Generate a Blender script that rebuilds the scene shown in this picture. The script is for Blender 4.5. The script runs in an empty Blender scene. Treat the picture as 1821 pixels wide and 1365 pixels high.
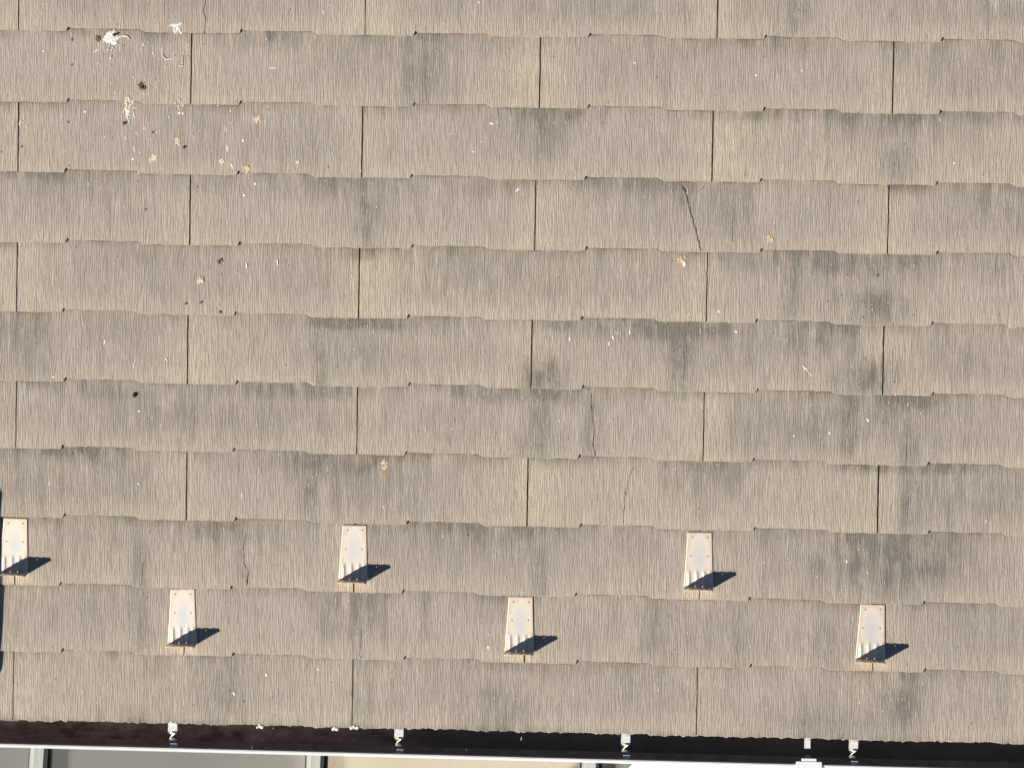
import bpy, math, random
import numpy as np
from mathutils import Matrix, Vector

S = bpy.context.scene
C = S.collection
random.seed(7)
rng = np.random.RandomState(11)

# ------------------------------------------------------------------ camera, world, sun
PITCH = math.radians(16.7)          # roof slope
EAVE_Z = 3.2                        # eave height above the terrace
CP, SP = math.cos(PITCH), math.sin(PITCH)
ROOF = Matrix.Translation((0, 0, EAVE_Z)) @ Matrix.Rotation(PITCH, 4, 'X')   # roof frame -> world
F = 6000.0
CA = (-0.07097791724545968, 0.05097951030107479, 0.016855820114465632)
CC = np.array([1.7506506246279554, 1.555196894509864, 8.802569054345101 + 0.0164])
def rotm(a):
    x, y, z = a
    Rx = np.array([[1,0,0],[0,math.cos(x),-math.sin(x)],[0,math.sin(x),math.cos(x)]])
    Ry = np.array([[math.cos(y),0,math.sin(y)],[0,1,0],[-math.sin(y),0,math.cos(y)]])
    Rz = np.array([[math.cos(z),-math.sin(z),0],[math.sin(z),math.cos(z),0],[0,0,1]])
    return Rz @ Ry @ Rx
CR = rotm(CA)
cd = bpy.data.cameras.new('camera'); cam = bpy.data.objects.new('camera', cd); C.objects.link(cam)
cd.sensor_width = 36.0; cd.lens = F / 1821 * 36.0; cd.clip_start = 0.1; cd.clip_end = 500
M = Matrix([[*CR[0], CC[0]], [*CR[1], CC[1]], [*CR[2], CC[2]], [0, 0, 0, 1]])
cam.matrix_world = ROOF @ M
S.camera = cam

SUN_R = Vector((-62.6, -40.8, 45.0)).normalized()       # towards the sun, roof frame
sun_dir = (Matrix.Rotation(PITCH, 3, 'X') @ SUN_R).normalized()
sl = bpy.data.lights.new('sun', 'SUN'); sl.energy = 5.0; sl.angle = math.radians(0.5); sl.color = (1.0, 0.952, 0.885)
so = bpy.data.objects.new('sun', sl); C.objects.link(so)
so.rotation_euler = sun_dir.to_track_quat('Z', 'Y').to_euler(); so.location = (0, 0, 20)
W = bpy.data.worlds.new('World'); S.world = W; W.use_nodes = True
nt = W.node_tree; bg = nt.nodes['Background']
sky = nt.nodes.new('ShaderNodeTexSky'); sky.sky_type = 'NISHITA'; sky.sun_disc = False
sky.sun_elevation = math.asin(sun_dir.z); sky.sun_rotation = math.atan2(sun_dir.x, sun_dir.y)
sky.air_density = 0.55; sky.dust_density = 0.0; sky.ozone_density = 1.5
nt.links.new(sky.outputs[0], bg.inputs[0]); bg.inputs[1].default_value = 0.05
S.view_settings.view_transform = 'Standard'; S.view_settings.look = 'None'
S.view_settings.exposure = 0.83; S.view_settings.gamma = 1.0
S.render.engine = 'CYCLES'

# ------------------------------------------------------------------ helpers
def inv(x, y, w=0.0164):
    """photo position -> roof frame (u, v) on the roof surface"""
    d = CR @ np.array([x - 910.5, 682.5 - y, -F]); t = (w - CC[2]) / d[2]
    p = CC + d * t; return float(p[0]), float(p[1])
def tag(o, label=None, cat=None, group=None, kind=None):
    if label: o['label'] = label
    if cat: o['category'] = cat
    if group: o['group'] = group
    if kind: o['kind'] = kind
    return o
def link(name, verts, faces, mats, parent=None, mw=None, idx=None, smooth=False):
    me = bpy.data.meshes.new(name); me.from_pydata([tuple(v) for v in verts], [], faces)
    for m in (mats if isinstance(mats, (list, tuple)) else [mats]): me.materials.append(m)
    if idx is not None: me.polygons.foreach_set('material_index', idx)
    if smooth: me.polygons.foreach_set('use_smooth', [True] * len(me.polygons))
    me.update()
    o = bpy.data.objects.new(name, me); C.objects.link(o)
    if parent is not None: o.parent = parent
    if mw is not None: o.matrix_world = mw
    return o
def empty(name, mw):
    o = bpy.data.objects.new(name, None); C.objects.link(o); o.matrix_world = mw; o.empty_display_size = .05
    return o
class MB:
    def __init__(s): s.v = []; s.f = []; s.i = []
    def box(s, x0, x1, y0, y1, z0, z1, m=0, bev=0.0):
        if bev <= 0:
            b = len(s.v)
            s.v += [(x0,y0,z0),(x1,y0,z0),(x1,y1,z0),(x0,y1,z0),(x0,y0,z1),(x1,y0,z1),(x1,y1,z1),(x0,y1,z1)]
            s.f += [(b,b+3,b+2,b+1),(b+4,b+5,b+6,b+7),(b,b+1,b+5,b+4),(b+1,b+2,b+6,b+5),(b+2,b+3,b+7,b+6),(b+3,b,b+4,b+7)]
            s.i += [m]*6; return s
        b = len(s.v); e = bev      # chamfered vertical corners and top
        ring = lambda x0,x1,y0,y1,z: [(x0+e,y0,z),(x1-e,y0,z),(x1,y0+e,z),(x1,y1-e,z),(x1-e,y1,z),(x0+e,y1,z),(x0,y1-e,z),(x0,y0+e,z)]
        s.v += ring(x0,x1,y0,y1,z0) + ring(x0,x1,y0,y1,z1-e) + ring(x0+e*.6,x1-e*.6,y0+e*.6,y1-e*.6,z1)
        for k in range(2):
            for j in range(8):
                a = b+8*k+j; c = b+8*k+(j+1)%8; s.f.append((a, c, c+8, a+8)); s.i.append(m)
        s.f.append(tuple(range(b+16, b+24))); s.f.append(tuple(reversed(range(b, b+8)))); s.i += [m, m]
        return s
    def poly(s, pts, m=0):
        b = len(s.v); s.v += pts; s.f.append(tuple(range(b, b+len(pts)))); s.i.append(m); return s
    def prism(s, pts, z0, z1, m=0):
        b = len(s.v); n = len(pts); s.v += [(x,y,z0) for x,y in pts] + [(x,y,z1) for x,y in pts]
        s.f.append(tuple(reversed(range(b,b+n)))); s.f.append(tuple(range(b+n,b+2*n))); s.i += [m,m]
        for j in range(n): s.f.append((b+j,b+(j+1)%n,b+n+(j+1)%n,b+n+j)); s.i.append(m)
        return s
    def build(s, name, mats, parent=None, mw=None, smooth=False):
        return link(name, s.v, s.f, mats, parent, mw, s.i, smooth)

# ------------------------------------------------------------------ materials
def mat(name):
    m = bpy.data.materials.new(name); m.use_nodes = True
    return m, m.node_tree, m.node_tree.nodes['Principled BSDF']
def N(nt, kind, **kw):
    n = nt.nodes.new(kind)
    for k, v in kw.items(): setattr(n, k, v)
    return n
def noise(nt, vec, scale, detail=2, rough=.5, dist=0):
    n = N(nt, 'ShaderNodeTexNoise'); n.inputs['Scale'].default_value = scale; n.inputs['Detail'].default_value = detail
    n.inputs['Roughness'].default_value = rough; n.inputs['Distortion'].default_value = dist
    nt.links.new(vec, n.inputs['Vector']); return n
def mapping(nt, vec, scale=(1,1,1), loc=(0,0,0)):
    n = N(nt, 'ShaderNodeMapping'); n.inputs['Scale'].default_value = scale; n.inputs['Location'].default_value = loc
    nt.links.new(vec, n.inputs['Vector']); return n.outputs[0]
def math_(nt, op, a, b=None, clamp=False):
    n = N(nt, 'ShaderNodeMath', operation=op, use_clamp=clamp)
    for k, v in enumerate((a, b)):
        if v is None: continue
        if isinstance(v, (int, float)): n.inputs[k].default_value = v
        else: nt.links.new(v, n.inputs[k])
    return n.outputs[0]
def ramp(nt, fac, stops, interp='LINEAR'):
    n = N(nt, 'ShaderNodeValToRGB'); n.color_ramp.interpolation = interp
    e = n.color_ramp.elements
    e[0].position, e[0].color = stops[0][0], (*stops[0][1], 1) if len(stops[0][1]) == 3 else stops[0][1]
    e[1].position, e[1].color = stops[-1][0], (*stops[-1][1], 1)
    for p, c in stops[1:-1]:
        k = e.new(p); k.color = (*c, 1)
    nt.links.new(fac, n.inputs[0]); return n.outputs[0]
def mix(nt, fac, a, b, blend='MIX'):
    n = N(nt, 'ShaderNodeMix', data_type='RGBA', blend_type=blend)
    for sock, v in ((n.inputs[0], fac), (n.inputs[6], a), (n.inputs[7], b)):
        if isinstance(v, (int, float)): sock.default_value = v
        elif isinstance(v, tuple): sock.default_value = (*v, 1)
        else: nt.links.new(v, sock)
    return n.outputs[2]
def g(v): return (v, v, v)

def slate_material():
    m, nt, b = mat('weathered_slate')
    L = nt.links.new
    tc = N(nt, 'ShaderNodeTexCoord'); oi = N(nt, 'ShaderNodeObjectInfo')
    off = N(nt, 'ShaderNodeVectorMath', operation='SCALE'); off.inputs[0].default_value = (37.0, 53.0, 11.0); L(oi.outputs['Random'], off.inputs[3])
    ad = N(nt, 'ShaderNodeVectorMath', operation='ADD'); L(tc.outputs['Object'], ad.inputs[0]); L(off.outputs[0], ad.inputs[1])
    P = ad.outputs[0]
    # warp the grain sideways so that it meanders
    w1 = noise(nt, mapping(nt, P, (1, .55, 1)), 22, 1, .5); w2 = noise(nt, mapping(nt, P, (1, .5, 1), (3, 1, 2)), 135, 1.5, .55)
    dx = math_(nt, 'ADD', math_(nt, 'MULTIPLY', math_(nt, 'SUBTRACT', w1.outputs['Fac'], .5), .0050), math_(nt, 'MULTIPLY', math_(nt, 'SUBTRACT', w2.outputs['Fac'], .5), .0052))
    cx = N(nt, 'ShaderNodeCombineXYZ'); L(dx, cx.inputs[0])
    pw = N(nt, 'ShaderNodeVectorMath', operation='ADD'); L(P, pw.inputs[0]); L(cx.outputs[0], pw.inputs[1])
    grain = noise(nt, mapping(nt, pw.outputs[0], (1, .075, 1)), 320, 1.5, .5)
    fine = noise(nt, mapping(nt, pw.outputs[0], (1, .3, 1), (5, 5, 5)), 420, 2, .6)
    grit = noise(nt, P, 700, 2, .6)
    ridge = ramp(nt, grain.outputs['Fac'], [(.30, g(0)), (.44, g(.3)), (.56, g(.8)), (.70, g(1))])
    # wood-grain lines: a wave across the slate bent by noise, closing into small loops here and there
    nb = noise(nt, mapping(nt, pw.outputs[0], (1, .075, 1), (2, 8, 1)), 90, 2, .5)
    sx = N(nt, 'ShaderNodeSeparateXYZ'); L(P, sx.inputs[0])
    wave = math_(nt, 'SINE', math_(nt, 'ADD', math_(nt, 'MULTIPLY', sx.outputs[0], 1060), math_(nt, 'MULTIPLY', nb.outputs['Fac'], 26)))
    wv = ramp(nt, math_(nt, 'ADD', math_(nt, 'MULTIPLY', wave, .5), .5), [(.0, g(0)), (.35, g(.25)), (.75, g(.9)), (1, g(1))])
    h = math_(nt, 'ADD', math_(nt, 'ADD', math_(nt, 'MULTIPLY', ridge, .62), math_(nt, 'MULTIPLY', wv, .42)), math_(nt, 'ADD', math_(nt, 'MULTIPLY', fine.outputs['Fac'], .32), math_(nt, 'MULTIPLY', grit.outputs['Fac'], .18)))
    bp = N(nt, 'ShaderNodeBump'); bp.inputs['Strength'].default_value = .62; bp.inputs['Distance'].default_value = .0012; L(h, bp.inputs['Height']); L(bp.outputs[0], b.inputs['Normal'])
    # colours
    at = N(nt, 'ShaderNodeAttribute', attribute_name='wear_shade'); sep = N(nt, 'ShaderNodeSeparateColor'); L(at.outputs['Color'], sep.inputs[0])
    grime, ochre, cover, seam = sep.outputs[0], sep.outputs[1], sep.outputs[2], at.outputs['Alpha']
    big = noise(nt, mapping(nt, P, (1, .8, 1)), 6, 3, .55); streak = noise(nt, mapping(nt, P, (1, .12, 1)), 42, 4, .6)
    blot = noise(nt, mapping(nt, P, (1, .7, 1), (4, 4, 0)), 26, 4, .65)
    streak2 = noise(nt, mapping(nt, P, (1, .2, 1), (9, 2, 4)), 90, 3, .6)
    base = mix(nt, ramp(nt, big.outputs['Fac'], [(.35, g(0)), (.65, g(1))]), (.345, .290, .242), (.366, .304, .245))
    base = mix(nt, math_(nt, 'MULTIPLY', oi.outputs['Random'], .3), base, (.40, .326, .262))
    och = math_(nt, 'MULTIPLY', ochre, math_(nt, 'ADD', .45, streak.outputs['Fac']), True)
    base = mix(nt, och, base, (.455, .385, .278))
    mauve = ramp(nt, streak2.outputs['Fac'], [(.42, g(0)), (.68, g(.5))])
    base = mix(nt, mauve, base, (.32, .255, .215))
    gs = math_(nt, 'MULTIPLY', grime, math_(nt, 'ADD', math_(nt, 'MULTIPLY', math_(nt, 'SUBTRACT', streak.outputs['Fac'], .5), 3.4), math_(nt, 'ADD', math_(nt, 'MULTIPLY', math_(nt, 'SUBTRACT', blot.outputs['Fac'], .5), 2.2), .95)), True)
    base = mix(nt, gs, base, (.128, .117, .097))
    vein = ramp(nt, streak.outputs['Fac'], [(.55, g(0)), (.78, g(.42))])
    base = mix(nt, vein, base, (.19, .165, .13))
    # dirt caught between the ridges, pale worn crests
    base = mix(nt, ramp(nt, grain.outputs['Fac'], [(.28, g(.42)), (.46, g(0))]), base, (.20, .170, .132))
    base = mix(nt, ramp(nt, grain.outputs['Fac'], [(.60, g(0)), (.74, g(.32))]), base, (.50, .44, .36))
    base = mix(nt, ramp(nt, wv, [(.0, g(.28)), (.35, g(0))]), base, (.22, .185, .145))
    base = mix(nt, ramp(nt, wv, [(.85, g(0)), (1, g(.16))]), base, (.50, .45, .37))
    base = mix(nt, ramp(nt, fine.outputs['Fac'], [(.64, g(0)), (.74, g(.35))]), base, (.47, .43, .36))
    base = mix(nt, ramp(nt, fine.outputs['Fac'], [(.30, g(.4)), (.42, g(0))]), base, (.16, .135, .11))
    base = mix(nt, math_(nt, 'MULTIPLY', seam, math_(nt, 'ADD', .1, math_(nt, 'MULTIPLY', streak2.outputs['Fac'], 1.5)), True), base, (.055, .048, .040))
    rust = noise(nt, P, 9, 2, .5)
    under = mix(nt, ramp(nt, rust.outputs['Fac'], [(.42, g(0)), (.6, g(1))]), (.03, .024, .020), (.30, .075, .045))
    base = mix(nt, cover, base, under)
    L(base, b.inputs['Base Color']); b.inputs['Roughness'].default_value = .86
    b.inputs['Specular IOR Level'].default_value = .25
    return m
def simple(name, c1, c2, scale=20, rough=.6, metal=0, bump=0, spec=.5, stretch=(1,1,1)):
    m, nt, b = mat(name); tc = N(nt, 'ShaderNodeTexCoord')
    n = noise(nt, mapping(nt, tc.outputs['Object'], stretch), scale, 4, .6)
    c = ramp(nt, n.outputs['Fac'], [(.35, c1), (.65, c2)])
    nt.links.new(c, b.inputs['Base Color']); b.inputs['Roughness'].default_value = rough; b.inputs['Metallic'].default_value = metal
    b.inputs['Specular IOR Level'].default_value = spec
    if bump:
        bp = N(nt, 'ShaderNodeBump'); bp.inputs['Strength'].default_value = .6; bp.inputs['Distance'].default_value = bump
        nt.links.new(n.outputs['Fac'], bp.inputs['Height']); nt.links.new(bp.outputs[0], b.inputs['Normal'])
    return m
M_SLATE = slate_material()
M_CRACK = simple('crack_dirt', (.03,.03,.022), (.09,.08,.06), 200, .95)
M_CRACKF = simple('faint_crack_dirt', (.12,.10,.08), (.17,.15,.12), 200, .95)
M_LICHEN = simple('pale_lichen', (.52,.42,.29), (.72,.62,.46), 300, .95)
M_RUSTL = simple('orange_lichen', (.54,.37,.23), (.66,.52,.36), 300, .95)
M_WHITE = simple('white_fleck', (.70,.68,.62), (.85,.84,.80), 300, .9)
M_CHIP = simple('worn_pale_chip', (.50,.46,.39), (.64,.60,.52), 300, .9)
M_DROP = simple('dried_dropping', (.44,.41,.35), (.82,.80,.75), 190, .9, bump=.0006)
M_MOSS = simple('dry_moss', (.07,.05,.035), (.20,.14,.09), 250, 1, bump=.001)
M_NUT = simple('dark_seed', (.03,.02,.016), (.07,.045,.035), 250, .7)
M_DECK = simple('roofing_felt', (.02,.018,.016), (.05,.035,.03), 30, .95)
M_EDGE = simple('crumbling_edge', (.33,.27,.22), (.58,.53,.46), 220, .95, bump=.001)
M_SEAL = simple('white_sealant', (.62,.60,.54), (.84,.82,.76), 90, .8, bump=.001)
M_GUTTER = simple('gutter_white', (.56,.56,.55), (.64,.64,.62), 14, .35)
M_FILM = simple('grey_gutter_film', (.24,.20,.18), (.36,.29,.26), 25, .9)
M_RIVET = simple('rusty_rivet', (.20,.12,.09), (.34,.22,.16), 200, .6)
M_STRAP = simple('zinc_strap', (.50,.49,.45), (.90,.89,.86), 130, .38, metal=.25)
M_TWIST = simple('twisted_brass_zinc', (.50,.42,.26), (.72,.66,.50), 120, .28, metal=.9)
M_CLIP = simple('blue_grey_clip', (.46,.51,.58), (.58,.63,.68), 60, .25, metal=.3)  # blue of shaded metal reflecting the sky is put into the base colour
M_ALU = simple('aluminium_rafter', (.50,.51,.47), (.62,.62,.58), 12, .5, stretch=(6,.3,1))
M_SEALK = simple('black_gasket', (.02,.02,.022), (.04,.04,.042), 30, .6)
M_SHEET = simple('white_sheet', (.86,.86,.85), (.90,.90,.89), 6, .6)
M_TERR = simple('concrete_terrace', (.20,.20,.19), (.26,.26,.24), 2.2, .9)
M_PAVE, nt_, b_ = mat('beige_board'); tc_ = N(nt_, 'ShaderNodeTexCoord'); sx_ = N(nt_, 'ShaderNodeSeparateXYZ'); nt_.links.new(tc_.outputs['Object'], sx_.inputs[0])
nn_ = noise(nt_, tc_.outputs['Object'], 4, 4, .6)     # breaks up the grey-to-beige ramp painted for glare on the boards
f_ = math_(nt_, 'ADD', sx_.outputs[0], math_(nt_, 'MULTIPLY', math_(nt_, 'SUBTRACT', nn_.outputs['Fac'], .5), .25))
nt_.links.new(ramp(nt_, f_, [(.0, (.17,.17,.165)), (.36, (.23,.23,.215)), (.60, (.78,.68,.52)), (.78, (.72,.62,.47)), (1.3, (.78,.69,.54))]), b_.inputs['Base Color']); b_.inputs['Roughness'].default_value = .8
M_WALL = simple('beige_siding', (.48,.43,.35), (.54,.49,.40), 3.0, .9)
M_DARK = simple('dark_box_metal', (.03,.03,.035), (.05,.05,.055), 10, .5)
def gutter_inside():
    m, nt, b = mat('gutter_sludge'); tc = N(nt, 'ShaderNodeTexCoord')
    n = noise(nt, mapping(nt, tc.outputs['Object'], (1, 2, 1)), 14, 5, .65); n2 = noise(nt, tc.outputs['Object'], 120, 3, .6)
    sx = N(nt, 'ShaderNodeSeparateXYZ'); nt.links.new(tc.outputs['Object'], sx.inputs[0])
    gx = ramp(nt, math_(nt, 'MULTIPLY', sx.outputs[0], .4), [(.25, g(1)), (.48, g(.12))])
    c = ramp(nt, n.outputs['Fac'], [(.36, (.18, .14, .125)), (.62, (.56, .42, .35))])
    c = mix(nt, gx, (.13, .125, .12), c)
    c = mix(nt, math_(nt, 'MULTIPLY', n2.outputs['Fac'], .5), c, (.04, .035, .032))
    nt.links.new(c, b.inputs['Base Color']); b.inputs['Roughness'].default_value = .95
    bp = N(nt, 'ShaderNodeBump'); bp.inputs['Distance'].default_value = .004; nt.links.new(n.outputs['Fac'], bp.inputs['Height']); nt.links.new(bp.outputs[0], b.inputs['Normal'])
    return m
M_SLUDGE = gutter_inside()
def guard_material():
    m, nt, b = mat('weathered_guard_steel'); tc = N(nt, 'ShaderNodeTexCoord')
    # grey worn centre, warm tarnish towards the rim
    c = mapping(nt, tc.outputs['Object'], (1/.030, 1/.068, 0), (0.0, -1.12, 0))
    ln = N(nt, 'ShaderNodeVectorMath', operation='LENGTH'); nt.links.new(c, ln.inputs[0])
    oi = N(nt, 'ShaderNodeObjectInfo'); ov = N(nt, 'ShaderNodeVectorMath', operation='ADD'); nt.links.new(tc.outputs['Object'], ov.inputs[0]); nt.links.new(oi.outputs['Random'], ov.inputs[1])
    n = noise(nt, ov.outputs[0], 60, 4, .65)
    d = math_(nt, 'ADD', ln.outputs['Value'], math_(nt, 'MULTIPLY', math_(nt, 'SUBTRACT', n.outputs['Fac'], .5), .8))
    col = ramp(nt, d, [(.10, (.70,.685,.645)), (.60, (.80,.73,.63)), (.92, (.88,.76,.60)), (1.0, (.82,.66,.51))])
    nt.links.new(col, b.inputs['Base Color']); b.inputs['Roughness'].default_value = .5; b.inputs['Metallic'].default_value = .55
    return m
M_GUARD = guard_material()
def panel_material():
    m, nt, b = mat('smoked_acrylic')
    out = nt.nodes['Material Output']; tr = N(nt, 'ShaderNodeBsdfTransparent'); tr.inputs[0].default_value = (.93, .93, .91, 1)
    tc = N(nt, 'ShaderNodeTexCoord'); n = noise(nt, tc.outputs['Object'], 3, 3, .5)
    c = ramp(nt, n.outputs['Fac'], [(.35, (.36,.36,.34)), (.65, (.42,.42,.39))]); nt.links.new(c, b.inputs['Base Color'])
    b.inputs['Roughness'].default_value = .15
    mx = N(nt, 'ShaderNodeMixShader'); mx.inputs[0].default_value = .22
    nt.links.new(tr.outputs[0], mx.inputs[1]); nt.links.new(b.outputs[0], mx.inputs[2]); nt.links.new(mx.outputs[0], out.inputs[0])
    return m
M_PANEL = panel_material()

# ------------------------------------------------------------------ course layout, from the measured joints
JP = {0:[(23,1280),(626,1293),(1238,1308)],1:[(327,1165),(932,1178),(1552,1193)],2:[(26,1040),(629,1053),(1243,1066)],
 3:[(331,925),(937,936),(1560,948)],4:[(28,797),(634,808),(1250,820)],5:[(333,683),(944,691),(1569,703)],6:[(29.3,554),(637.5,566),(1256,572.5)],
 7:[(337,436),(951,445),(1578,452)],8:[(32,305),(643,316),(1266,323)],9:[(339,186),(959,192),(1587,202)],10:[(33,54),(649,63),(1275,69)]}
JT = {0:(23,626,1238), 1:(327,935,1552), 2:(26,629,1243), 3:(331,940,1563), 4:(30,636,1253.5), 5:(335,946,1571.5), 6:(30,639.5,1259),
 7:(339,954,1581), 8:(32,646,1270), 9:(342,962,1590), 10:(33,650,1277)}
ROWS = 13
joint = {}; edge = {}
for r in range(ROWS):
    if r in JP:
        q = [inv(*p) for p in JP[r]]; j = [p[0] for p in q]; v = [p[1] for p in q]
    else:
        q2 = joint[r-2]; j = list(q2[2:5]) if False else [q2[1], q2[2], q2[3]]; e2 = edge[r-2]; v = [e2[1][k] + .3655 for k in (1, 2, 3)]
    joint[r] = [j[0] - .9105, *j, j[2] + .9105]
    joint[r] = [j[0] - .9105, j[0], j[1], j[2], j[2] + .9105]
    if r % 2: joint[r].insert(0, j[0] - 1.821)
    else: joint[r].append(j[2] + 1.821)
    s0 = (v[1] - v[0]) / (j[1] - j[0])
    edge[r] = ([j[0] - .91, j[0], j[1], j[2], j[2] + .91], [v[0] - .0008, v[0], v[1], v[2], v[2] + .0008])
def V(r, u):
    return np.interp(u, *edge[r])
EN = [rng.normal(0, 1, 900) for _ in range(ROWS)]
def jag(r, u):
    a = np.interp((np.asarray(u) + 1.6) * 130, np.arange(900), EN[r]); b = np.interp((np.asarray(u) + 1.6) * 17, np.arange(900), EN[(r + 5) % ROWS])
    return a, b
def step(r, u):
    """the stepped butt edge: short part between 128 and 327 mm from every joint (and mid slate)"""
    u = np.asarray(u, float); js = joint[r]
    ref = js[2] if r % 2 == 0 else js[2] - .455
    ph = np.mod(u - ref, .4553)
    A = .0080 if r > 0 else .0016
    up = np.clip((ph - .1265) / .003, 0, 1); dn = 1 - np.clip((ph - .318) / .016, 0, 1)
    n = np.clip(1 - np.abs(ph - .1330) / .0048, 0, 1) * (.0042 if r else 0)
    return A * up * dn + n
def E_(r, u):
    a, b = jag(r, u)
    k = .0006 if r else .0014
    return V(r, u) + step(r, u) + a * k + b * .0003
def H(r, u, v): return .0164 - .0275 * (v - V(r, u))
def row_at(u, v):
    r = 0
    for k in range(ROWS):
        if v >= float(E_(k, u)): r = k
    return r
def surf(u, v):
    r = row_at(u, v); return float(H(r, u, v)) 

# dark stains, photo position, radii, strength
GR = [(745,110,38,75,.5),(700,85,150,22,.3),(600,100,60,30,.2),(1400,85,80,18,.3),(1620,95,60,30,.25),(1780,90,50,30,.25),(1410,20,25,32,.45),(1740,15,60,20,.2),
(480,75,60,16,.35),(1150,90,60,40,.15),
(1020,207,42,14,.5),(1590,222,130,24,.4),(1595,285,28,35,.4),(1440,208,180,12,.3),(880,200,60,20,.2),(1745,215,70,16,.25),(560,250,60,50,.12),
(655,375,22,70,.5),(600,335,110,18,.4),(1310,350,26,55,.5),(1170,335,90,18,.4),(1790,345,60,40,.4),(1660,335,90,12,.25),(130,325,90,30,.3),(1210,345,25,30,.5),(860,335,60,14,.3),(380,330,90,14,.2),
(1560,545,40,26,.75),(1500,470,150,22,.6),(1620,475,40,30,.4),(1765,475,22,30,.4),(1410,500,22,55,.4),(1480,500,90,55,.25),(860,470,80,30,.2),(250,455,80,20,.25),(640,455,40,10,.2),
(640,578,95,12,.6),(570,640,16,70,.5),(640,620,80,50,.25),(1190,588,130,18,.75),(1212,625,22,60,.6),(1105,590,30,20,.5),(1430,600,60,30,.5),(965,668,34,26,.75),(1540,672,42,28,.7),(1510,620,18,70,.4),(990,580,50,10,.35),(1300,620,160,30,.3),(240,580,90,20,.25),
(200,700,110,16,.4),(300,735,260,35,.3),(500,700,130,14,.4),(960,740,18,75,.6),(1052,745,12,75,.5),(880,704,70,12,.5),(1000,710,70,12,.4),(1610,720,60,22,.7),(1615,785,14,55,.7),(1530,740,80,50,.45),(1500,790,40,18,.4),(1370,760,90,50,.2),(960,790,30,20,.4),(800,740,60,50,.2),
(150,812,70,16,.5),(90,870,70,60,.22),(600,828,110,22,.6),(552,870,14,60,.55),(700,870,90,50,.28),(1620,900,18,55,.6),(1700,880,110,60,.3),(1690,838,80,10,.4),(180,860,90,60,.2),(790,850,60,50,.15),(1540,832,60,8,.4),
(400,945,90,22,.45),(432,990,12,55,.35),(250,985,12,80,.4),(180,945,90,25,.25),(870,955,110,34,.4),(960,1010,12,60,.5),(1580,985,120,60,.72),(1560,1030,60,16,.4),(1350,960,90,20,.2),(700,960,70,30,.25),(1100,960,60,30,.2),(1640,1000,20,55,.3),
(250,1100,12,80,.35),(640,1130,12,50,.4),(755,1085,16,60,.3),(1170,1115,30,80,.35),(1310,1120,22,60,.35),(1480,1115,40,70,.25),(1740,1100,60,50,.25),(150,1070,160,20,.15),(860,1080,60,30,.15),
(400,1235,34,60,.4),(640,1250,30,60,.2),(880,1262,50,55,.45),(1610,1245,40,60,.5),(1490,1285,110,28,.42),(250,1275,80,18,.3),(1190,1240,90,40,.15),(330,1190,150,14,.2),(940,1190,90,12,.3),(1600,1205,100,12,.3)]
GRW = []
for x, y, rx, ry, s in GR:
    u, v = inv(x, y); GRW.append((u, v, rx * .00147, ry * .00147, s, row_at(u, v)))
OC = [(540,75,60,30,.5),(930,120,40,60,.6),(1110,330,0,0,0),(1330,60,60,40,.3),(700,40,90,40,.4),(60,480,60,70,.3),(1300,240,40,90,.4),(1620,640,60,60,.3),(1240,690,0,0,0),(1280,730,50,60,.6),(1080,870,250,60,.6),(1450,880,120,60,.5),(880,1100,0,0,0),(400,620,60,60,.25),(960,60,0,0,0),(1000,380,60,60,.3),(680,500,60,60,.4)]
OCW = [(*inv(x, y), rx * .00147, ry * .00147, s, row_at(*inv(x, y))) for x, y, rx, ry, s in OC if rx]

# features that lie in a slate's own surface: cracks, lichen, flecks -> row, slate
extras = {}
def slate_index(r, u):
    for k in range(len(joint[r]) - 1):
        if joint[r][k] <= u < joint[r][k+1]: return k
    return 0
def add_extra(u, v, pts, m, dz=.0003):
    r = row_at(u, v); k = slate_index(r, u)
    e = extras.setdefault((r, k), [])
    e.append(([(x, y, float(H(r, x, y)) + dz) for x, y in pts], m))
def ribbon(pp, w, m, jit=.0012):
    q = [inv(*p) for p in pp]; out = []
    for a, b in zip(q[:-1], q[1:]):
        n = max(2, int(math.hypot(b[0]-a[0], b[1]-a[1]) / .006))
        for k in range(n): t = k / n; out.append((a[0]+(b[0]-a[0])*t + random.uniform(-jit, jit), a[1]+(b[1]-a[1])*t))
    out.append(q[-1]); mid = out[len(out)//2]
    for k in range(len(out)-1):
        a, b = out[k], out[k+1]; ww = w * random.uniform(.5, 1.15)
        add_extra(mid[0], mid[1], [(a[0]-ww/2, a[1]), (a[0]+ww/2, a[1]), (b[0]+ww/2, b[1]), (b[0]-ww/2, b[1])][::(1 if b[1] > a[1] else -1)], m)
ribbon([(1213,331),(1220,345),(1226,368),(1233,395),(1240,422),(1247,446)], .0027, 1, .0018)
ribbon([(1213,331),(1222,342)], .003, 1); ribbon([(1253,331),(1240,342)], .002, 1)
ribbon([(1050,700),(1051,730),(1057,765),(1054,790),(1058,811)], .0013, 1)
ribbon([(1126,830),(1118,850),(1110,890),(1108,930)], .0012, 4)
ribbon([(432,1000),(440,1015),(438,1040)], .0020, 1); ribbon([(436,950),(432,975),(433,1000)], .0012, 4)
ribbon([(643,1120),(641,1145),(638,1166)], .0018, 4); ribbon([(365,0),(362,20),(366,35),(363,61)], .0020, 1)
ribbon([(1612,790),(1611,828)], .0014, 1); ribbon([(1612,835),(1611,900)], .0010, 4)
ribbon([(253,1000),(252,1040)], .0014, 4); ribbon([(754,1065),(752,1120)], .0012, 4)
ribbon([(1303,350),(1303,430)], .0012, 4); ribbon([(1771,455),(1770,490)], .0014, 4)
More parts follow.
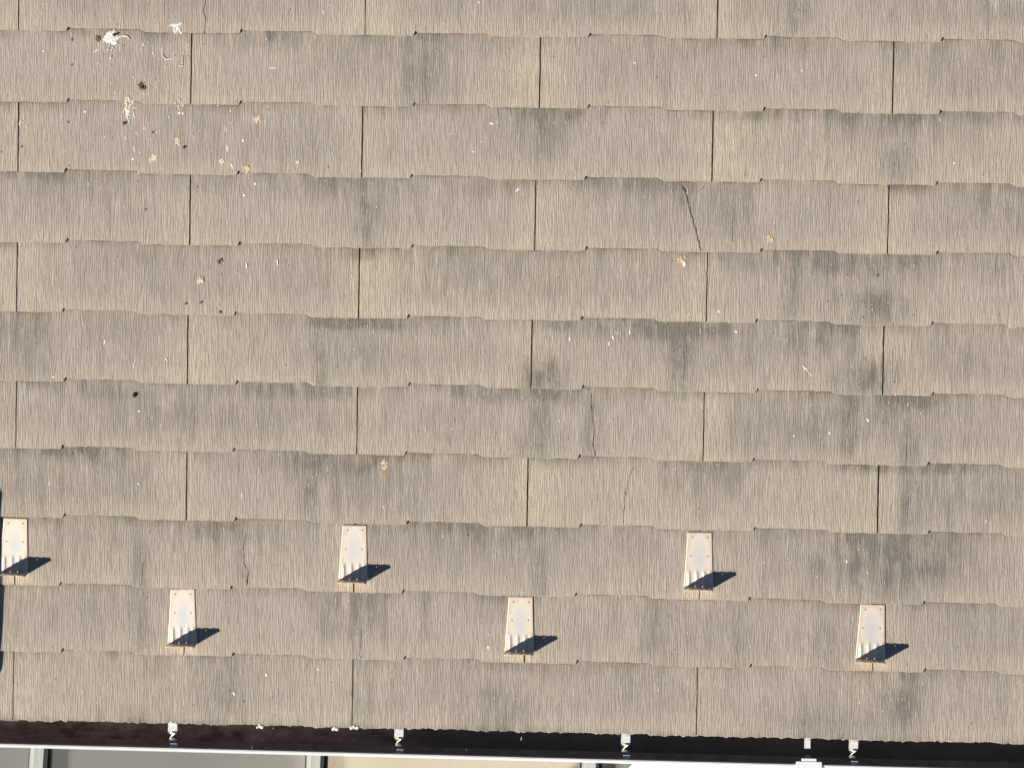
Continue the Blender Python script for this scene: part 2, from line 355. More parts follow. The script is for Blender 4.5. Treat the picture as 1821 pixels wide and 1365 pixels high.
def flake(x, y, r, m, el=1.0, ang=0.0, n=7):
    u, v = inv(x, y); r *= .00147; pts = []
    for k in range(n):
        a = 2*math.pi*k/n; rr = r * random.uniform(.6, 1.2); px, py = rr*math.cos(a), rr*el*math.sin(a)
        pts.append((u + px*math.cos(ang) - py*math.sin(ang), v + px*math.sin(ang) + py*math.cos(ang)))
    add_extra(u, v, pts, m, .0004 + random.uniform(0, .0002))
def rosette(x, y, rad, m, n=26, ring=.4):
    for _ in range(n):
        a = random.uniform(0, 6.283); rr = rad * (ring + (1-ring) * random.random()) if random.random() < .75 else rad * random.random() * .6
        flake(x + rr*math.cos(a), y + rr*math.sin(a)*1.1, random.uniform(.7, 1.9), m, random.uniform(.8, 2))
for x, y, rd, m, n in [(457,211,7,3,40),(272,282,7,2,44),(393,288,5,2,24),(437,300,6,3,30),(315,252,6,2,22),(38,216,6,3,14),(355,498,6,2,26),(391,465,5,5,12),
    (1213,462,7,3,34),(1368,425,6,3,34),(683,826,9,3,34),(529,290,3,2,7),(229,182,8,2,30),(253,152,8,5,18),(320,185,9,2,16),(1216,470,3,6,8)]:
    rosette(x, y, rd, m, n)
for x, y, l, w, a in [(170,91,7,.8,-.9),(213,86,7,.7,0),(288,90,7,.6,0),(272,95,3,1,.3),(255,79,4,.8,-.4),(238,206,9,.8,.2),(219,199,6,.7,0),(256,229,4,.8,0),(239,192,5,.7,1.5),(228,176,6,1.4,.1),(250,88,3,.7,0),(485,121,9,.9,1.5),(920,338,5,1.5,-.9),(874,220,5,1.6,1.3),(1432,655,10,1.2,.9),(1442,666,7,.9,.8),(1543,747,4,1.8,.8),(1278,553,4,1.8,.5),(77,91,2,1.8,0),(432,250,2.5,2.4,0),
    (434,347,2.5,2.4,0),(454,327,2.5,2.4,0),(318,201,2.5,2.4,0),(325,202,2.5,2,0),(438,472,7,1.3,0),(493,466,6,1.2,0),(246,860,2,2,0),(1426,126,2,2,0),(1345,134,2,2,0),(842,270,2,2,0),(1309,590,3,2.5,.4),
    (404,265,10,1,.1),(412,295,8,1.2,.4),(402,230,9,.8,.3),(238,265,9,1,.2),(236,283,3,2,-.8),(151,199,2,2,0),(1475,770,3,1.5,.2),(1412,775,3,1.3,.4),(430,880,7,1.1,0),(186,608,5,1.2,-.3),(238,650,5,1,0),
    (295,638,2,2,0),(1129,112,2,2,0),(247,731,2,2.2,0),(87,1086,2,2.4,0),(473,1200,3,1.6,.3),(416,1233,4,1.5,.6),(868,1150,3,2,0),(1506,998,4,1.8,.3),(1697,290,2,2,0),(1090,600,5,1.6,.1),(1083,612,6,1.6,0),
    (1013,602,4,1.6,0),(1120,590,5,1.2,0),(565,1190,2,2,0),(95,670,2,2,0),(575,22,6,.8,.5)]:
    flake(x, y, w, 6, max(1, l / max(w, .1)), -a if False else a, 6)
for _ in range(1100):                       # tiny pale flecks and chips everywhere
    x, y = random.uniform(-20, 1840), random.uniform(-20, 1300)
    if random.random() < .55 and math.hypot((x-260)/280, (y-200)/180) > 1 and random.random() < .5: continue
    flake(x, y, random.uniform(.35, .8), random.choice([6, 8, 8, 2, 7]), random.uniform(1.5, 5), random.uniform(-.25, .25), 5)
for gx, gy, grx, gry, gs_ in GR:
    if gs_ >= .4:
        for _ in range(int(gs_ * 18)): flake(random.gauss(gx, grx * .8), random.gauss(gy, gry * .6), random.uniform(.3, .65), random.choice([8, 8, 8, 6, 7]), random.uniform(2, 7), random.uniform(-.2, .2), 5)
for _ in range(70): flake(random.gauss(265, 110), random.gauss(195, 70), random.uniform(.4, 1.0), 6, random.uniform(1, 3), random.uniform(-.4, .4), 5)
for x, y in [(128,71),(127,115),(120,218),(330,260),(272,235),(38,260),(3,270),(259,372),(330,540),(358,538),(391,555),(1560,490)]:
    for _ in range(3): flake(x + random.uniform(-1.5, 1.5), y + random.uniform(-1.5, 1.5), random.uniform(1.2, 2.2), 5)

# ------------------------------------------------------------------ the house and its slates
house = empty('house', Matrix.Translation((1.3, 0, EAVE_Z)))
tag(house, 'house with a weathered tan slate roof that fills the view above the white gutter', 'house')
bpy.context.view_layer.update()
hi = house.matrix_world.inverted()
def put(o, parent, mw):
    """parent o so that its world matrix is mw, keeping plain local transforms"""
    o.parent = parent; o.matrix_parent_inverse = Matrix.Identity(4)
    pm = Matrix.Identity(4); p = parent
    chain = []
    while p is not None: chain.append(p); p = p.parent
    for q in reversed(chain): pm = pm @ q.matrix_basis
    o.matrix_basis = pm.inverted() @ mw
m_ = MB(); m_.box(-1.36, 4.15, .012, 2.75, -.05, -.0005)
roof = m_.build('roof', M_DECK); put(roof, house, ROOF)
m_ = MB(); m_.box(-1.2, 3.9, .55, .62, -EAVE_Z + .01, .08)
for k in range(18): m_.box(-1.2, 3.9, .535, .5497, -EAVE_Z + .1 + k*.17, -EAVE_Z + .255 + k*.17)
wall = m_.build('wall', M_WALL); put(wall, house, Matrix.Translation((0, 0, EAVE_Z)))
m_ = MB(); m_.box(-1.36, 4.15, .040, .058, -.17, -.012)
o = m_.build('fascia', M_DARK); put(o, house, Matrix.Translation((0, 0, EAVE_Z)))
m_ = MB(); m_.box(-1.36, 4.15, .060, .535, -.10, -.085)
o = m_.build('soffit', M_WALL); put(o, house, Matrix.Translation((0, 0, EAVE_Z)))
# starter course below the first slates
us = np.arange(-1.36, 4.15, .006)
ev = E_(0, us) - .0008 + rng.normal(0, .0009, len(us)); vv = []; ff = []
for k, u in enumerate(us): vv += [(u, ev[k], .0105), (u, ev[k], .0048), (u, .30, .0072)]
for k in range(len(us) - 1):
    a = 3*k; ff += [(a, a+3, a+5, a+2), (a+1, a+4, a+3, a)]
o = link('starter_strip', vv, ff, M_EDGE); put(o, roof, ROOF)

def build_slate(r, k):
    u0, u1 = joint[r][k] + .0018 + rng.uniform(-.0005, .0004), joint[r][k+1] - .0018 + rng.uniform(-.0004, .0005)
    visible = u1 > -.12 and u0 < 2.78 and r < 12
    du = .008 if visible else .02
    cols = list(np.linspace(u0, u1, int((u1-u0)/du)))
    ref = joint[r][2] if r % 2 == 0 else joint[r][2] - .455
    for q in range(-4, 9):
        for d in (.1263, .1282, .1297, .1330, .1378, .318, .334):
            p = ref + q*.4553 + d
            if u0 + .001 < p < u1 - .001: cols.append(p)
    if visible: cols += list(np.arange(u0 + .003, u1 - .002, .008))
    cols = np.array(sorted(cols)); nc = len(cols)
    ss = np.array(list(np.array([0, .0012, .004])) + list(np.arange(.010, .170, .008)) + list(np.arange(.172, .200, .0016)) + list(np.arange(.205, .414, .03)) + [.414])
    nr = len(ss)
    U = np.tile(cols, (nr, 1)); base = V(r, U); e0 = E_(r, cols) - V(r, cols)
    fall = np.clip(1 - ss / .10, 0, 1)[:, None]
    Vv = base + np.maximum(ss[:, None] * (1 - 0), 0) + e0[None, :] * fall
    side = (jag((r + 3) % ROWS, Vv * 3)[0]) * .00035                       # joint sides not ruler straight
    # joints lean a little, following the ones measured
    lean = 0.0
    U = U + lean
    U[:, 0] += side[:, 0]; U[:, -1] += side[:, -1]
    Z = .0164 - .0275 * (Vv - base)
    Z[0, :] -= .0011                                                       # worn arris
    wob = rng.normal(0, 1, 3); Z += .0004 * np.sin(U * 7 + wob[0]) + .0003 * wob[1]
    # wear attributes
    grime = np.zeros_like(U); ochre = np.zeros_like(U)
    s = Vv - base
    for (gu, gv, ru, rv, st, gr) in GRW:
        if gr != r: continue
        d = ((U - gu) / ru) ** 2 + ((Vv - gv) / rv) ** 2
        grime = np.maximum(grime, min(1, st * 1.2) * np.exp(-d * .62) ) if True else grime
    for (gu, gv, ru, rv, st, gr) in OCW:
        if gr != r: continue
        ochre = np.maximum(ochre, st * np.exp(-(((U - gu) / ru) ** 2 + ((Vv - gv) / rv) ** 2) * .7))
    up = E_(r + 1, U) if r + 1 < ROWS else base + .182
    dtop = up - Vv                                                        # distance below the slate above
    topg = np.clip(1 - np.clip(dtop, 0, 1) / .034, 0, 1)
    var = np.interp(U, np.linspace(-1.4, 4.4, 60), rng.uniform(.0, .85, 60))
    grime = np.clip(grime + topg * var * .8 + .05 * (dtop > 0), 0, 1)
    if r + 1 < ROWS:
        for jx in joint[r + 1]:
            stn = rng.choice([0, .2, .4, .6]) * rng.uniform(.6, 1.1); wl_, wr_ = rng.uniform(.06, .14), rng.uniform(.06, .14); L_ = rng.uniform(.05, .22)
            box_ = 1 / (1 + np.exp(-(U - jx + wl_) / .006)) / (1 + np.exp((U - jx - wr_) / .006))
            grime = np.maximum(grime, stn * box_ * np.clip(1 - dtop / L_, 0, 1) ** .55 * (dtop > -.001))
            grime = np.maximum(grime, stn * 1.1 * np.exp(-((U - jx - .004) / .018) ** 2) * np.clip(1.15 - dtop / .2, 0, 1) * (dtop > -.001))
    side_d = np.minimum(U - u0, u1 - U)
    ochre = np.clip(ochre + .62 * np.clip(1 - s / .05, 0, 1) + .5 * np.clip(1.15 - side_d / .085, 0, 1) + (.25 if rng.rand() < .2 else 0), 0, 1) * (1 - .75 * grime)
    ochre *= np.clip(s / .004, 0, 1); grime = np.maximum(grime, .45 * np.clip(1 - (Vv - E_(r, U)) / .002, 0, 1))
    body = np.clip((s - .022) / .05, 0, 1) * np.clip((side_d - .02) / .09, 0, 1)
    lo = np.interp(U, np.linspace(-1.4, 4.4, 40), rng.uniform(.5, 1.2, 40))
    grime = np.maximum(grime, np.clip(rng.choice([.04, .12, .18, .24]) * body * lo, 0, 1) + grime * .6)
    if r == 0: grime = np.clip(grime + .35 * np.clip(1 - s / .02, 0, 1), 0, 1)
    seam = np.exp(-(np.clip(dtop, 0, 1) / .0026)) * 1.0  # painted contact shade and dirt in a thin line below the slate above
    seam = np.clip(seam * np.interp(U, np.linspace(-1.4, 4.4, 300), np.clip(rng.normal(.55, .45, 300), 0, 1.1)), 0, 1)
    cover = np.clip((s - .1855) / .004, 0, 1) * (dtop < .0005)
    cover = np.where(dtop < -.0015, 1, cover)
    # origin at the lower left corner of the slate
    ox, oy = u0, float(V(r, u0))
    verts = np.stack([U - ox, Vv - oy, Z], -1).reshape(-1, 3)
    wear_shade = np.stack([grime, ochre, cover, seam], -1).reshape(-1, 4)
    idx = np.arange(nr * nc).reshape(nr, nc)
    q = np.stack([idx[:-1, :-1], idx[:-1, 1:], idx[1:, 1:], idx[1:, :-1]], -1).reshape(-1, 4)
    per = list(idx[0, :]) + list(idx[1:, -1]) + list(idx[-1, -2::-1]) + list(idx[-2:0:-1, 0])
    low = verts[per].copy(); low[:, 2] -= .0050; n0 = len(verts)
    verts = np.vstack([verts, low]); wl = np.tile(np.array([.6, 0, 0, 0.]), (len(per), 1)); wear_shade = np.vstack([wear_shade, wl])
    faces = q.tolist(); npz = len(per)
    for a in range(npz):
        b = (a + 1) % npz; faces.append([per[a], n0 + a, n0 + b, per[b]])
    faces.append([n0 + a for a in range(npz)][::-1])
    mi = [0] * len(faces); vl = verts.tolist(); wlst = wear_shade.tolist()
    for pts, m in extras.get((r, k), []):
        b = len(vl); vl += [[x - ox, y - oy, z + .0004] for x, y, z in pts]; wlst += [[0, 0, 0, 0]] * len(pts)
        faces.append(list(range(b, b + len(pts)))); mi.append(m)
    me = bpy.data.meshes.new('roof_slate'); me.from_pydata(vl, [], faces)
    for mm in (M_SLATE, M_CRACK, M_LICHEN, M_RUSTL, M_CRACKF, M_MOSS, M_WHITE, M_CRACKF, M_CHIP): me.materials.append(mm)
    me.polygons.foreach_set('material_index', mi)
    ca = me.color_attributes.new('wear_shade', 'FLOAT_COLOR', 'POINT'); ca.data.foreach_set('color', np.array(wlst, dtype=np.float32).ravel())
    me.update()
    o = bpy.data.objects.new('roof_slate', me); C.objects.link(o)
    put(o, roof, ROOF @ Matrix.Translation((ox, oy, 0)))
    return o
for r in range(ROWS):
    for k in range(len(joint[r]) - 1):
        build_slate(r, k)

# ------------------------------------------------------------------ snow guards
def guard_mesh():
    """plate, bend and upright tab in one sheet of metal with pressed ribs"""
    Lp, hT, rb = .147, .046, .0035
    nu = 44; path = []                        # (y, z, normal y, normal z, t)
    n1 = 46
    for k in range(n1): path.append((Lp - (Lp - rb) * k / (n1-1), 0, 0, 1, 0))
    for k in range(1, 7):
        a = math.pi/2 * k / 6; path.append((rb - rb*math.sin(a), rb - rb*math.cos(a), math.sin(a), math.cos(a), 0))
    n3 = 22
    for k in range(1, n3+1): path.append((-.0010*k/n3, rb + (hT - rb) * k / n3, 1, 0, k / n3))
    vs = []; holes = set()
    ribs = [-.0265, -.0065, .0135, .0290]
    for i, (y, z, ny, nz, t) in enumerate(path):
        yy = Lp - min(1, max(0, (Lp - y) / Lp)) * Lp
        f = 1 - min(1, max(0, y / Lp)); xl = -.0305 - .0095 * f; xr = .0320 + .005 * f
        act = max(0, min(1, (.047 - y) / .012)) if nz > 0.01 or t == 0 else 1.0
        if t > 0: act = 1.0 - .35 * t
        for j in range(nu + 1):
            a = j / nu; x = xl + (xr - xl) * a
            bead = sum(max(0, 1 - ((x - c) / .0052) ** 2) for c in ribs) * .0017 * act
            curl = 0
            if t > 0: curl = .0035 * t * t * (max(0, (a - .88) / .12) ** 1.3 + .5 * max(0, (.1 - a) / .1))
            yy2 = y + bead * ny - curl; zz = z + bead * nz
            if t > 0: zz -= .004 * t * max(0, abs(a - .5) - .36) / .14
            vs.append((x, yy2, zz))
    nj = nu + 1; fs = []
    hr = [(-.0172, 51), (.0017, 51), (.0020, 69)]
    for i in range(len(path) - 1):
        for j in range(nu):
            x = vs[i*nj + j][0] + .0009
            if any(abs(x - hx) < .0021 and hi_ <= i < hi_ + 2 for hx, hi_ in hr): continue
            fs.append((i*nj+j, i*nj+j+1, (i+1)*nj+j+1, (i+1)*nj+j))
    return vs, [f[::-1] for f in fs]
gv, gf = guard_mesh()
def rivet_mesh():
    v = [(0, 0, .0016)]; f = []
    for ri, zz in ((.0011, .0010), (.0018, .0001)):
        for k in range(10): v.append((ri*math.cos(k*.6283), ri*math.sin(k*.6283), zz))
    for k in range(10):
        f.append((0, 1+k, 1+(k+1) % 10)); f.append((1+k, 11+k, 11+(k+1) % 10, 1+(k+1) % 10))
    return v, f
rv, rf = rivet_mesh()
# (photo joint x, y of the plate's bend line, label)
guards = [(25, 1019, 'peach metal snow guard in the upper row, cut by the left edge of the photo'),
 (325, 1145, 'peach metal snow guard in the lower row, above the leftmost gutter hanger'),
 (628.5, 1032, 'peach metal snow guard in the upper row, middle one of its row'),
 (924.5, 1159, 'peach metal snow guard in the lower row, middle one of its row'),
 (1243, 1045, 'peach metal snow guard in the upper row, just left of a dark stained slate'),
 (1548.5, 1173, 'peach metal snow guard in the lower row, above the rightmost gutter hanger')]
proto = None; kids = []
for n, (x, y, lab) in enumerate(guards):
    if proto is None:
        g0 = link('snow_guard', [], [], M_GUARD)
        bpy.data.objects.remove(g0)
        root = empty('snow_guard', Matrix.Identity(4)); proto = root
        pl = link('guard_plate', gv, gf, M_GUARD, smooth=True)
        md = pl.modifiers.new('thickness', 'SOLIDIFY'); md.thickness = .0009; md.offset = -1
        pl.parent = root; kids.append(pl)
        for (rx, ry) in ((-.0190, .1325), (.0210, .1330), (-.0225, .0840), (.0215, .0835)):
            rr = link('rivet', rv, rf, M_RIVET, smooth=True); rr.parent = root; rr.location = (rx, ry, 0.0002); kids.append(rr)
    else:
        root = proto.copy(); C.objects.link(root)
        for c in kids:
            d = c.copy(); C.objects.link(d); d.parent = root
            if c.name.startswith('rivet'): d.location.x += random.uniform(-.0008, .0008); d.location.y += random.uniform(-.001, .001)
    tag(root, lab, 'snow guard', 'snow guards in two rows above the eave')
    u, v = inv(x, y); r = row_at(u, v)
    root.matrix_world = ROOF @ Matrix.Translation((u, v, float(H(r, u, v)) + .0016)) @ Matrix.Rotation(-.0275, 4, 'X') @ Matrix.Rotation(random.uniform(-.02, .02), 4, 'Z')

# ------------------------------------------------------------------ rain gutter (world-level frame at the eave)
EAVE = Matrix.Translation((0, 0, EAVE_Z))
gut = empty('rain_gutter', EAVE); tag(gut, 'white rain gutter with dark dirty inside running under the slate edge', 'gutter')
YF, YB, ZR, ZB = -.0655, .034, -.033, -.093
def skew(u): return 0.0
def strip(name, prof, mats, mi, x0=-1.36, x1=4.15, n=60, parent=gut):
    v = []; f = []; idx = []
    for a in range(n + 1):
        x = x0 + (x1 - x0) * a / n
        v += [(x, y, z) for y, z in prof]
    k = len(prof)
    for a in range(n):
        for b in range(k - 1):
            f.append((a*k+b, (a+1)*k+b, (a+1)*k+b+1, a*k+b+1)); idx.append(mi[b])
    o = link(name, v, f, mats, None, None, idx); put(o, parent, EAVE); return o
strip('gutter_channel', [(YF+.001, ZR-.002), (YF+.001, ZB+.012), (YF+.006, ZB+.004), (YF+.014, ZB+.0015), (YF+.029, ZB+.001), (YB-.012, ZB), (YB-.004, ZB+.006), (YB-.001, ZR)], [M_SLUDGE, M_FILM], [1, 1, 1, 1, 0, 0, 0])
strip('gutter_front', [(YF+.0005, ZR-.003), (YF+.0035, ZR-.0045), (YF+.0045, ZR-.001), (YF+.0015, ZR+.0012), (YF-.0025, ZR+.0008), (YF-.004, ZR-.003), (YF-.002, ZR-.008), (YF-.001, ZB), (YF+.006, ZB-.003), (YB, ZB-.003), (YB+.001, ZR)], [M_GUTTER], [0]*10)

def strap_parts(u, wid, label):
    h = empty('gutter_hanger', EAVE); put(h, gut, Matrix.Translation((u, 0, EAVE_Z)))
    return h
def hanger(px, wid, tw, seed):
    u, v = inv(px, 1300, -.02); rnd = random.Random(seed)
    Y = lambda yy, zz: (yy, zz)
    # strap leaving the eave
    m = MB(); y0, y1 = .030, -.0225
    t = .0018
    pr = [(y0, -.0085), (-.002, -.0105), (y1, -.0155)]
    for (a, b) in zip(pr[:-1], pr[1:]):
        k = len(m.v)
        m.v += [(-wid/2, a[0], a[1]), (wid/2, a[0], a[1]), (wid/2, b[0], b[1]), (-wid/2, b[0], b[1]),
                (-wid/2, a[0], a[1]-t), (wid/2, a[0], a[1]-t), (wid/2, b[0], b[1]-t), (-wid/2, b[0], b[1]-t)]
        m.f += [(k, k+3, k+2, k+1), (k+4, k+5, k+6, k+7), (k, k+4, k+7, k+3), (k+1, k+2, k+6, k+5), (k+3, k+7, k+6, k+2)]; m.i += [0]*5
    s = m.build('gutter_hanger', M_STRAP); put(s, gut, Matrix.Translation((u, 0, EAVE_Z)))
    if tw:   # twisted part
        n = 20; vs = []; fs = []
        for k in range(n + 1):
            q = k / n; y = y1 - .020 * q; z = -.0155 - .022 * q; a = math.pi * 1.0 * q + .1; w2 = wid/2 * (1 - .1*q)
            for sgn in (-1, 0, 1): vs.append((sgn*w2*math.cos(a), y, z + sgn*w2*math.sin(a)*.8 + (0 if sgn else .002)))
            if k: b = 3*(k-1); fs += [(b, b+1, b+4, b+3), (b+1, b+2, b+5, b+4)]
        o = link('strap_twist', vs, fs, M_TWIST, smooth=True); put(o, s, Matrix.Translation((u, 0, EAVE_Z)))
        md = o.modifiers.new('thickness', 'SOLIDIFY'); md.thickness = .0016
    m = MB(); wc = wid*.8 if tw else wid*.9
    dx = .001 + (px - 308) * .0000028
    m.box(dx - wc/2, dx + wc/2, YF+.0040, YF+.0160 + (0 if tw else .012), ZR-.012, ZR-.006, 0, .001)
    o = m.build('rim_clip', M_CLIP); put(o, s, Matrix.Translation((u, 0, EAVE_Z)))
    return s
for n, (px, wid) in enumerate([(308, .0245), (710, .0240), (1113, .0240), (1518, .0240)]): hanger(px, wid, True, n)
hanger(1436, .0160, False, 9)
u = inv(1439, 1340, -.02)[0]
m = MB(); m.box(u-.034, u+.034, YF-.012, YF+.010, ZR-.05, ZR+.004, 0, .0015); m.box(u-.020, u+.020, YF+.0102, YF+.0185, ZR-.02, ZR+.003, 0, .0015)
o = m.build('joint_cover', M_SHEET); put(o, gut, EAVE)

# ------------------------------------------------------------------ patio cover under the gutter, terrace
CZ = EAVE_Z - .34
Wc = np.array(cam.matrix_basis.translation if False else (ROOF @ Vector(CC.tolist())))
R3 = np.array((Matrix.Rotation(PITCH, 3, 'X')))
def invz(x, y, z):
    d = R3 @ (CR @ np.array([x - 910.5, 682.5 - y, -F])); t = (z - Wc[2]) / d[2]; p = Wc + d * t; return float(p[0]), float(p[1])
cover = empty('patio_cover', Matrix.Translation((1.3, .5, CZ)))
tag(cover, 'lean-to patio cover of grey panels between pale aluminium rafters below the gutter', 'patio cover')
YO = -1.5
raf = [(-428, -398), (52, 82), (545, 575), (1035, 1065), (1530, 1560), (2020, 2050)]
xs = []
for a, b in raf:
    xa, xb = invz(a, 1350, CZ + .03)[0], invz(b, 1350, CZ + .03)[0]; xs.append((xa, xb))
    m = MB(); m.box(xa, xb, YO, .5, CZ-.04, CZ+.026, 0); 
    m.box(xa+.012, xb-.008, YO, .5, CZ+.026, CZ+.033, 0)
    m.box(xb, xb+.008, YO, .5, CZ-.02, CZ+.010, 1); m.box(xa-.006, xa, YO, .5, CZ-.02, CZ+.006, 1)
    o = m.build('rafter', [M_ALU, M_SEALK]); put(o, cover, Matrix.Identity(4))
for (a0, a1), (b0, b1) in zip(xs[:-1], xs[1:]):
    m = MB(); m.box(a1+.008, b0-.006, YO+.02, .49, CZ-.004, CZ+.001)
    o = m.build('panel', M_PANEL); put(o, cover, Matrix.Identity(4))
m = MB(); m.box(xs[0][0], xs[-1][1], YO-.05, YO, CZ-.06, CZ+.03); o = m.build('front_beam', M_ALU); put(o, cover, Matrix.Identity(4))
for xp in (xs[0][0] + .05, xs[-1][1] - .1):
    m = MB(); m.box(xp, xp+.06, YO-.048, YO-.002, 0.0, CZ-.06); o = m.build('post', M_ALU); put(o, cover, Matrix.Identity(4))
# white sheet for the sunlit right hand part; slanted edge follows a shadow edge
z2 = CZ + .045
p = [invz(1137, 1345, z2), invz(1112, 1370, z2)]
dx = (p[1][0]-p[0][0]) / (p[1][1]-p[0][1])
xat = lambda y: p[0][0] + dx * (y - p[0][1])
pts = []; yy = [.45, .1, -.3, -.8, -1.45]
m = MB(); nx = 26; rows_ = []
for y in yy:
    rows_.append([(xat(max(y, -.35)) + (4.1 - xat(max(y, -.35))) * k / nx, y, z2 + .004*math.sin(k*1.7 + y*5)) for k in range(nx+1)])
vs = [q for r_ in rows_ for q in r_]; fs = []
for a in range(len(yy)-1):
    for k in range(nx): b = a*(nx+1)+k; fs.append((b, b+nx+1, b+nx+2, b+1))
sh = link('sunlit_patch_sheet', vs, fs, M_SHEET, smooth=True); md = sh.modifiers.new('thickness', 'SOLIDIFY'); md.thickness = .004
tag(sh, 'white sheet standing in for the sunlit patch with a slanted edge at the bottom right', 'awning')
# ground
m = MB(); m.box(-60, 60, -60, 60, -.2, 0.0); o = m.build('ground', M_TERR); tag(o, kind='structure')
xb0 = invz(-500, 1350, .05)[0]; xb1 = invz(1036, 1350, .05)[0]
m = MB()
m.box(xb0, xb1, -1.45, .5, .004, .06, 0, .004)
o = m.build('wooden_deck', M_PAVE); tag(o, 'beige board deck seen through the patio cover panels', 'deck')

# ------------------------------------------------------------------ bird droppings, moss, seeds
def splat(name, label, strokes, cat='bird dropping', group=None, m=None, thick=.0011):
    vs = []; fs = []
    for pts, w0, w1, br in strokes:
        out = []
        for (a, b) in zip(pts[:-1], pts[1:]):
            n = max(2, int(math.hypot(b[0]-a[0], b[1]-a[1]) / 1.2))
            out += [(a[0]+(b[0]-a[0])*k/n, a[1]+(b[1]-a[1])*k/n) for k in range(n)]
        out.append(pts[-1]); n = len(out)
        for k in range(n - 1):
            if random.random() < br: continue
            q = k/(n-1); w = (w0 + (w1-w0)*q) * random.uniform(.55, 1.2); x, y = out[k]
            nb = 7; b = len(vs); ang = random.uniform(0, 6.28)
            x += random.uniform(-.3, .3)*w; y += random.uniform(-.3, .3)*w
            cu, cv = inv(x, y); vs.append((cu, cv, surf(cu, cv) + .0008 + thick))
            for j in range(nb):
                a = ang + 6.283*j/nb; rr = w*random.uniform(.55, 1.25); uu, v_ = inv(x + rr*math.cos(a), y + rr*math.sin(a)); vs.append((uu, v_, surf(uu, v_) + .0007))
            for j in range(nb): fs.append((b, b+1+(j+1) % nb, b+1+j))
    vs = [(x, y, z) for x, y, z in vs]
    c = np.mean(np.array(vs), 0); vs = [(x-c[0], y-c[1], z-c[2]) for x, y, z in vs]
    o = link(name, vs, fs, m or M_DROP, None, ROOF @ Matrix.Translation(c.tolist()))
    tag(o, label, cat, group); return o
splat('bird_dropping', 'largest white bird dropping, splashed over a slate edge with streaks running down', [
 ([(193,60),(200,58),(206,60)], 4, 4, 0), ([(190,66),(196,64),(208,60)], 4, 4, 0), ([(186,70),(194,70),(202,70),(210,67)], 5, 4, 0), ([(192,64),(197,72),(205,70)], 5, 5, 0),
 ([(210,67),(217,64),(223,64),(228,67),(231,71)], 2.2, 1.2, .05), ([(199,72),(203,76),(207,76)], 5, 4, 0), ([(190,70),(186,72),(182,76)], 2, 1.2, 0),
 ([(195,78),(193,86),(191,96)], 2.0, .9, .1), ([(202,78),(200,86),(197,94)], 1.8, .7, .3), ([(198,98),(196,108),(197,118)], 1.6, .8, .25),
], group='bird droppings on the upper left slates')
splat('bird_dropping', 'white star shaped bird dropping nearest the top edge of the photo', [
 ([(303,46),(309,44),(313,48)], 2.5, 3.5, 0), ([(313,44),(320,43),(324,40)], 3.5, 2, 0), ([(316,48),(320,54),(323,60)], 3.5, 1.6, 0), ([(309,48),(311,56),(316,59)], 2.2, 2.6, .1), ([(319,43),(316,50),(314,56)], 3.5, 3, 0), ([(299,46),(304,47)], 1, 1.2, .1)], group='bird droppings on the upper left slates')
splat('bird_dropping', 'thin white curved bird dropping just left of a slate joint', [
 ([(289,97),(291,102),(296,106),(299,105)], 1.0, 1.9, 0), ([(299,105),(305,104),(309,101),(310,97)], 1.2, 1.2, .0)], group='bird droppings on the upper left slates')
splat('bird_dropping', 'short upright white bird dropping with a wider foot, beside a slate joint', [([(324,100),(324,108),(324,115)], .9, 1.3, 0), ([(320,117),(325,117)], 1.5, 1.5, 0)], group='bird droppings on the upper left slates')
splat('bird_dropping', 'white and cream bird dropping across a slate edge just above a brown moss clump', [
 ([(226,184),(225,188),(224,194)], 1.4, 2, .1), ([(224,194),(228,198),(226,206)], 4, 3.4, .05), ([(226,206),(229,216),(231,222)], 2.4, .8, .05)], group='bird droppings on the upper left slates')
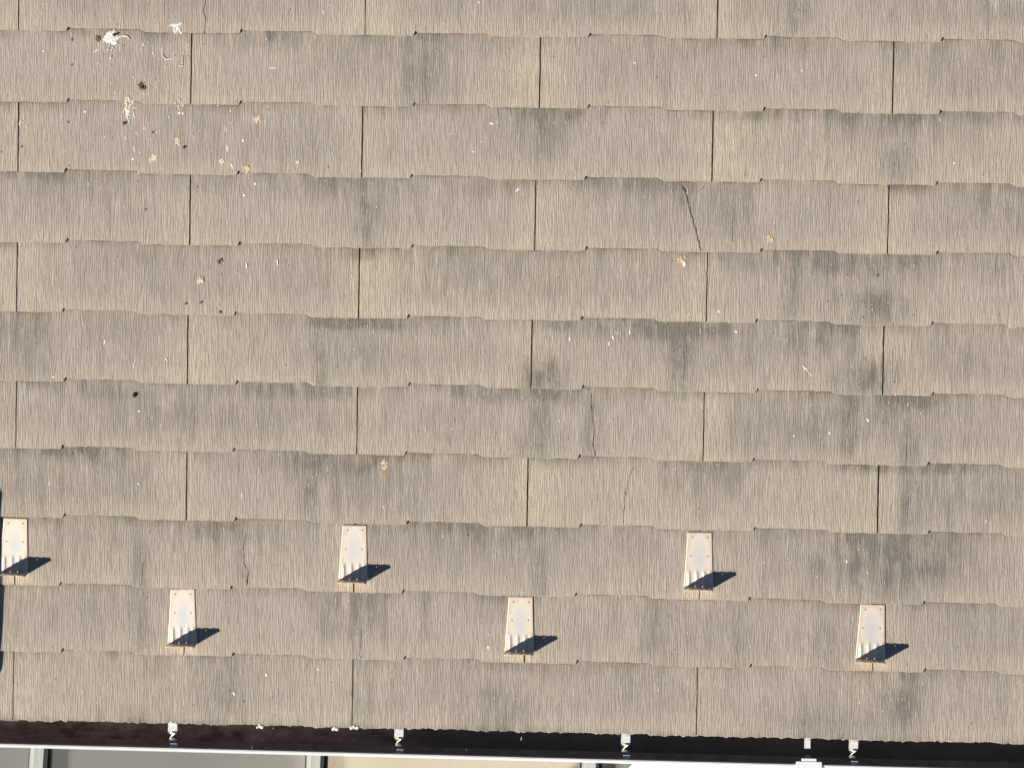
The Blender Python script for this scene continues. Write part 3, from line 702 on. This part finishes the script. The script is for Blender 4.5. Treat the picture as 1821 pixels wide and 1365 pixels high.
def clump(x, y, rx, ry, label, ang=0., m=None, name='moss_clump', cat='moss clump', lumps=8, h=.004):
    cu, cv = inv(x, y); z0 = surf(cu, cv); vs = []; fs = []
    for _ in range(lumps):
        a0, q = random.uniform(0, 6.28), random.random() ** .6 * .6
        lx, ly = q*rx*math.cos(a0), q*ry*math.sin(a0); rad = .00147 * min(rx, ry) * random.uniform(.45, .75)
        X = .00147*(lx*math.cos(ang) - ly*math.sin(ang)); Yy = -.00147*(lx*math.sin(ang) + ly*math.cos(ang))
        b = len(vs); nr_, ns = 4, 8
        for i in range(nr_ + 1):
            th = math.pi/2 * i / nr_
            for j in range(ns):
                rr = rad*random.uniform(.8, 1.2)*max(math.cos(th), .06); vs.append((X + rr*math.cos(j*.785), Yy + rr*math.sin(j*.785), h*math.sin(th)*random.uniform(.7, 1.1)))
        for i in range(nr_):
            for j in range(ns): fs.append((b+i*ns+j, b+i*ns+(j+1) % ns, b+(i+1)*ns+(j+1) % ns, b+(i+1)*ns+j))
    o = link(name, vs, fs, m or M_MOSS, None, ROOF @ Matrix.Translation((cu, cv, z0 + .0002))); tag(o, label, cat); return o
clump(173, 69, 4.5, 6, 'faint dark moss clump left of the largest white dropping', h=.0015, lumps=12)
clump(204, 61.5, 10, 3, 'short black twig-like clump lying in the largest white dropping', -.4, M_DARK, lumps=14, h=.004)
clump(251, 157, 3.5, 5, 'brown moss clump on the slate between two white droppings', .6)
clump(221, 220, 6, 3.6, 'brown moss clump at the lower end of the cream dropping', .4, lumps=10)
clump(327, 262, 2.6, 4.5, 'tiny dark moss clump right of the pale lichen rosettes', .3, lumps=4)
clump(238.5, 702.5, 3.8, 4.6, 'round black seed lying alone on the slate below the left centre', 0, M_NUT, 'seed', 'seed', 10, .006)
for (x, y, w, lab) in [(308,1286,5,'white sealant on the slate edge right above the leftmost gutter hanger'), (463,1291,4,'small white sealant dab on the slate edge between the two left hangers'),
    (596,1295,4,'flat white sealant dab on the slate edge just left of a joint'), (631,1293,5,'white sealant dab at the foot of the slate joint near the second hanger')]:
    st = [([(x-w*1.3, y+1), (x, y-1), (x+w*1.3, y)], 2.6, 2.6, .05), ([(x-w*.5, y-2), (x+w*.8, y+2)], 2.4, 2.6, .1)]
    splat('sealant_dab', lab, st, 'sealant', 'sealant dabs along the eave', M_SEAL, .002)

# dark box added out of view beyond the left edge to cast the narrow shadow
hz = .13; c_ = 62.6/45*(hz-.015)
pr = [(-.75, -.03), (-.06-c_, -.03), (-.034-c_, .03), (-.029-c_, .12), (-.029-c_, .25), (-.032-c_, .34), (-.035-c_, .42), (-.033-c_, .50), (-.05-c_, .53), (-.75, .53)]
m = MB(); m.prism(pr, .0, hz)
m.prism([(x*.99 - .01, y*.98) for x, y in pr], hz + .0005, hz + .004)
o = m.build('shadow_caster', M_DARK, None, ROOF); tag(o, 'low dark box added out of view beyond the left edge to cast a shadow', 'roof hatch')
